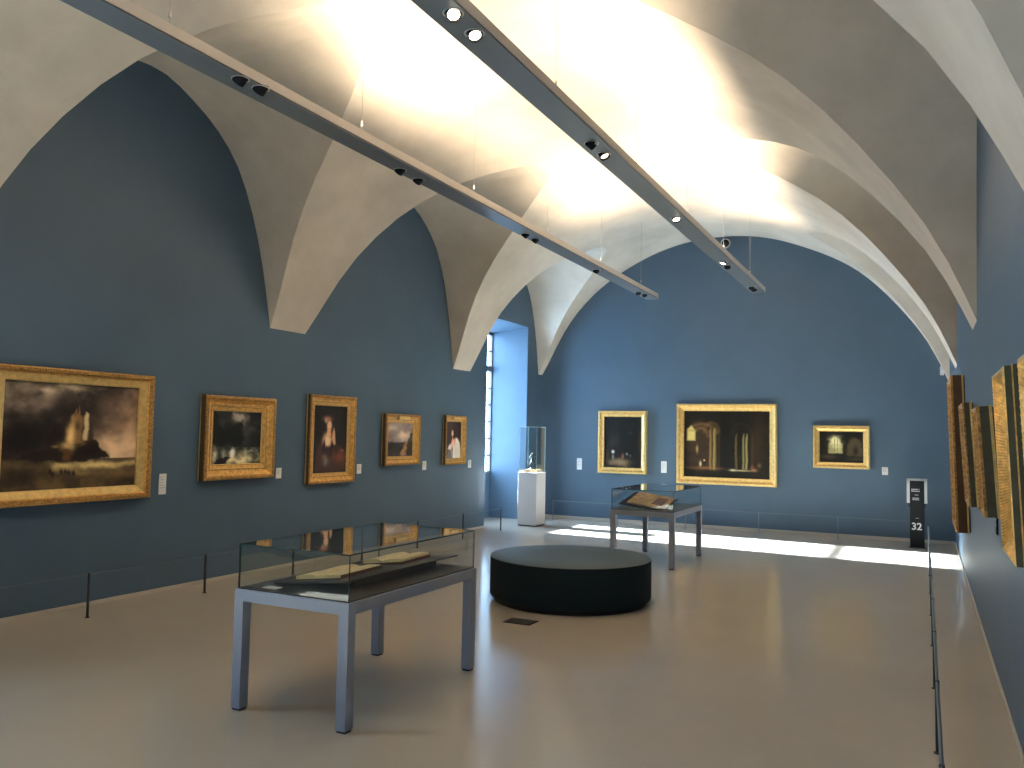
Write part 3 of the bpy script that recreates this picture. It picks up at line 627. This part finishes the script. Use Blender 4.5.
# ------------------------------------------------------------------ suspended lighting beams
ZB=3.90
def beam(label,xc,wires,spots,side):
    t=thing('lighting_beam',label,'ceiling light',(xc,0,ZB)); w=.104; y0,y1=-3.6,13.43
    m=MB().box((-w,y0,0),(w,y1,.006),bev=.001)
    m.box((-w+.006,y0,.016),(w-.006,y1,.022)); m.build('bottom_tray',M['beam'],t)
    MB().box((-w+.008,y0+.005,.005),(w-.008,y1-.005,.018)).build('shadow_gap',M['black'],t)
    m=MB().box((-w,y0,.016),(-w+.008,y1,.085),bev=.001).box((w-.008,y0,.016),(w,y1,.085),bev=.001); m.build('side_rail',M['beam_side'],t)
    MB().box((-w,y1-.008,.0),(w,y1,.085),bev=.001).box((-w,y0,0),(w,y0+.008,.085)).build('end_cap',M['beam_side'],t)
    MB().tube((0,y0+.3,.055),(0,y1-.9,.055),.013,12).build('uplight_tube',M['tube'],t,True)
    for y in wires:
        zt=float(BZ(xc))-ZB
        # lunettes do not reach this far in, so the barrel height is the anchor height
        MB().tube((0,y,.02),(0,y,zt+.01),.002,8).tube((0,y,.18),(0,y,.215),.009,10).tube((0,y,.075),(0,y,.09),.011,10).box((-w+.004,y-.01,.07),(w-.004,y+.01,.078)).build('suspension_wire',M['wire'],t)
    for (dx,y,state,ax,ay) in spots:
        d=Vector((ax,ay,-1)).normalized(); c=Vector((dx,y,.004)); e=c+d*.034
        a=d.orthogonal().normalized(); 
        m=MB().tube(c-d*.03,e,.044,24,cap=False).tube(e,e-d*.03,.041,24,r2=.030,cap=False).tube(c-d*.032,c-d*.03,.044,24)
        o=m.build('spotlight',M['black_panel'],t,True)
        MB().lathe([(.052,-.003),(.060,-.003),(.060,.001),(.052,.001),(.052,-.003)],28,o=(dx,y,0),cap=False).build('trim_ring',M['silver'],o,True)
        m=MB().tube(e-d*.014,e-d*.012,.034,24); m.build('lamp',M['lamp_on'] if state==2 else (M['lamp_dim'] if state==1 else M['lens']),o,True)
    return t
L_=-1.25; R_=1.45
wy=[1.5,3.42,5.34,7.22,9.06,10.92,12.78]
sp1=[(.055,1.45,0,-1.0,.2),(.04,1.75,0,-1.0,.2),(.06,3.95,1,-1.2,.1),(.075,4.12,0,-1.2,.2),(-.04,5.96,0,-1.2,.2),(-.045,6.26,0,-1.2,.2),(-.03,8.51,0,-1.2,.1),(-.03,8.78,0,-1.2,.1),(0,10.75,1,-.9,.9),(-.01,12.68,1,-.3,1.1),(.02,12.90,0,.2,1.2)]
sp2=[(.03,1.50,0,1.0,.1),(.03,1.8,0,1.0,.1),(.035,3.79,2,.5,-.5),(.03,4.04,2,.4,-.3),(0,6.00,0,1.1,.3),(.0,6.28,1,.5,-.2),(.01,8.46,2,.3,-.4),(-.01,10.85,2,-.2,-.3),(-.01,11.12,0,-.3,.8),(0,12.82,0,-.4,1.1),(0,12.98,0,.3,1.1)]
beam('left suspended grey lighting beam running along the vault',-4.075,wy,sp1,-1)
beam('right suspended grey lighting beam running along the vault',-2.33,[1.55,3.4,5.28,7.13,8.97,10.82,12.67],sp2,1)

# ------------------------------------------------------------------ lights
def area(name,loc,rot,sx,sy,e,col,portal=False,spread=None):
    l=bpy.data.lights.new(name,'AREA'); l.shape='RECTANGLE'; l.size=sx; l.size_y=sy; l.energy=e; l.color=col
    if spread: l.spread=spread
    o=bpy.data.objects.new(name,l); C.objects.link(o); o.location=loc; o.rotation_euler=rot
    if portal: l.cycles.is_portal=True
    return o
WARM=(1,.80,.56)
UP=[(-4.075,[(-1.0,2.2,22),(2.0,2.2,24),(6.2,2.2,62),(8.4,1.8,24),(10.6,2.2,50)]),(-2.33,[(-1.0,2.2,20),(1.5,2.2,20),(4.2,2.2,32),(7.0,2.4,80),(9.9,2.4,95),(12.2,1.4,34)])]
for x,l in UP:
    for y,L,e in l: area('uplight',(x,y,ZB+.09),(PI,0,0),.17,L,e*.78,WARM,spread=R(112))
def spot(loc,target,e,ang=60,col=(1,.82,.60),r=.03):
    l=bpy.data.lights.new('spot_lamp','SPOT'); l.energy=e; l.spot_size=R(ang); l.spot_blend=1; l.color=col; l.shadow_soft_size=r
    o=bpy.data.objects.new('spot_lamp',l); C.objects.link(o); o.location=loc
    o.rotation_euler=(Vector(target)-Vector(loc)).to_track_quat('-Z','Y').to_euler()
SE=80
for y,ty in ((4.0,4.7),(6.1,6.7),(8.5,8.3),(8.8,9.8),(10.75,11.3)): spot((-4.13,y,3.84),(XL,ty,1.55),SE)
for y,ty in ((4.0,4.7),(6.1,7.1),(8.5,9.6),(10.9,11.8)): spot((-2.28,y,3.84),(XR,ty,1.5),SE)
spot((-4.08,12.8,3.84),(-5,YF,1.5),12); spot((-2.33,12.8,3.84),(-3.1,YF,1.5),12); spot((-2.33,12.95,3.84),(-1.2,YF,1.5),12)
# daylight: sun through the left window, sky through both windows (portals guide the sampling)
sl=bpy.data.lights.new('sun','SUN'); sl.energy=205; sl.angle=R(1.2); sl.color=(.80,.91,1)
so=bpy.data.objects.new('sun',sl); C.objects.link(so); so.rotation_euler=Vector((1,-.08,-.447)).to_track_quat('-Z','Y').to_euler()
for y0,y1 in NICHE: area('window_portal',(WX-.08,(y0+y1)/2,(WZ0+WZ1)/2),(0,-PI/2,0),WZ1-WZ0,y1-y0,1,(1,1,1),True)
wd=bpy.data.worlds.new('world'); bpy.context.scene.world=wd; wd.use_nodes=True
bg=wd.node_tree.nodes['Background']; bg.inputs[0].default_value=(.44,.70,1.0,1); bg.inputs[1].default_value=26

# ------------------------------------------------------------------ camera
cam=bpy.data.cameras.new('camera'); co=bpy.data.objects.new('camera',cam); C.objects.link(co); bpy.context.scene.camera=co
yaw,pitch,roll=.4626,.05944,.0189
f=Vector((-math.sin(yaw)*math.cos(pitch),math.cos(yaw)*math.cos(pitch),math.sin(pitch))); r=Vector((math.cos(yaw),math.sin(yaw),0)); u=r.cross(f)
c_,s_=math.cos(roll),math.sin(roll); r2=c_*r+s_*u; u2=-s_*r+c_*u
co.matrix_world=Matrix(((r2.x,u2.x,-f.x,0),(r2.y,u2.y,-f.y,0),(r2.z,u2.z,-f.z,1.6),(0,0,0,1)))
cam.sensor_width=36; cam.lens=826.08/1024*36; cam.clip_start=.05
sc=bpy.context.scene; sc.view_settings.view_transform='Standard'; sc.view_settings.look='None'; sc.view_settings.gamma=1; sc.view_settings.use_curve_mapping=False
sc.view_settings.exposure=-.09
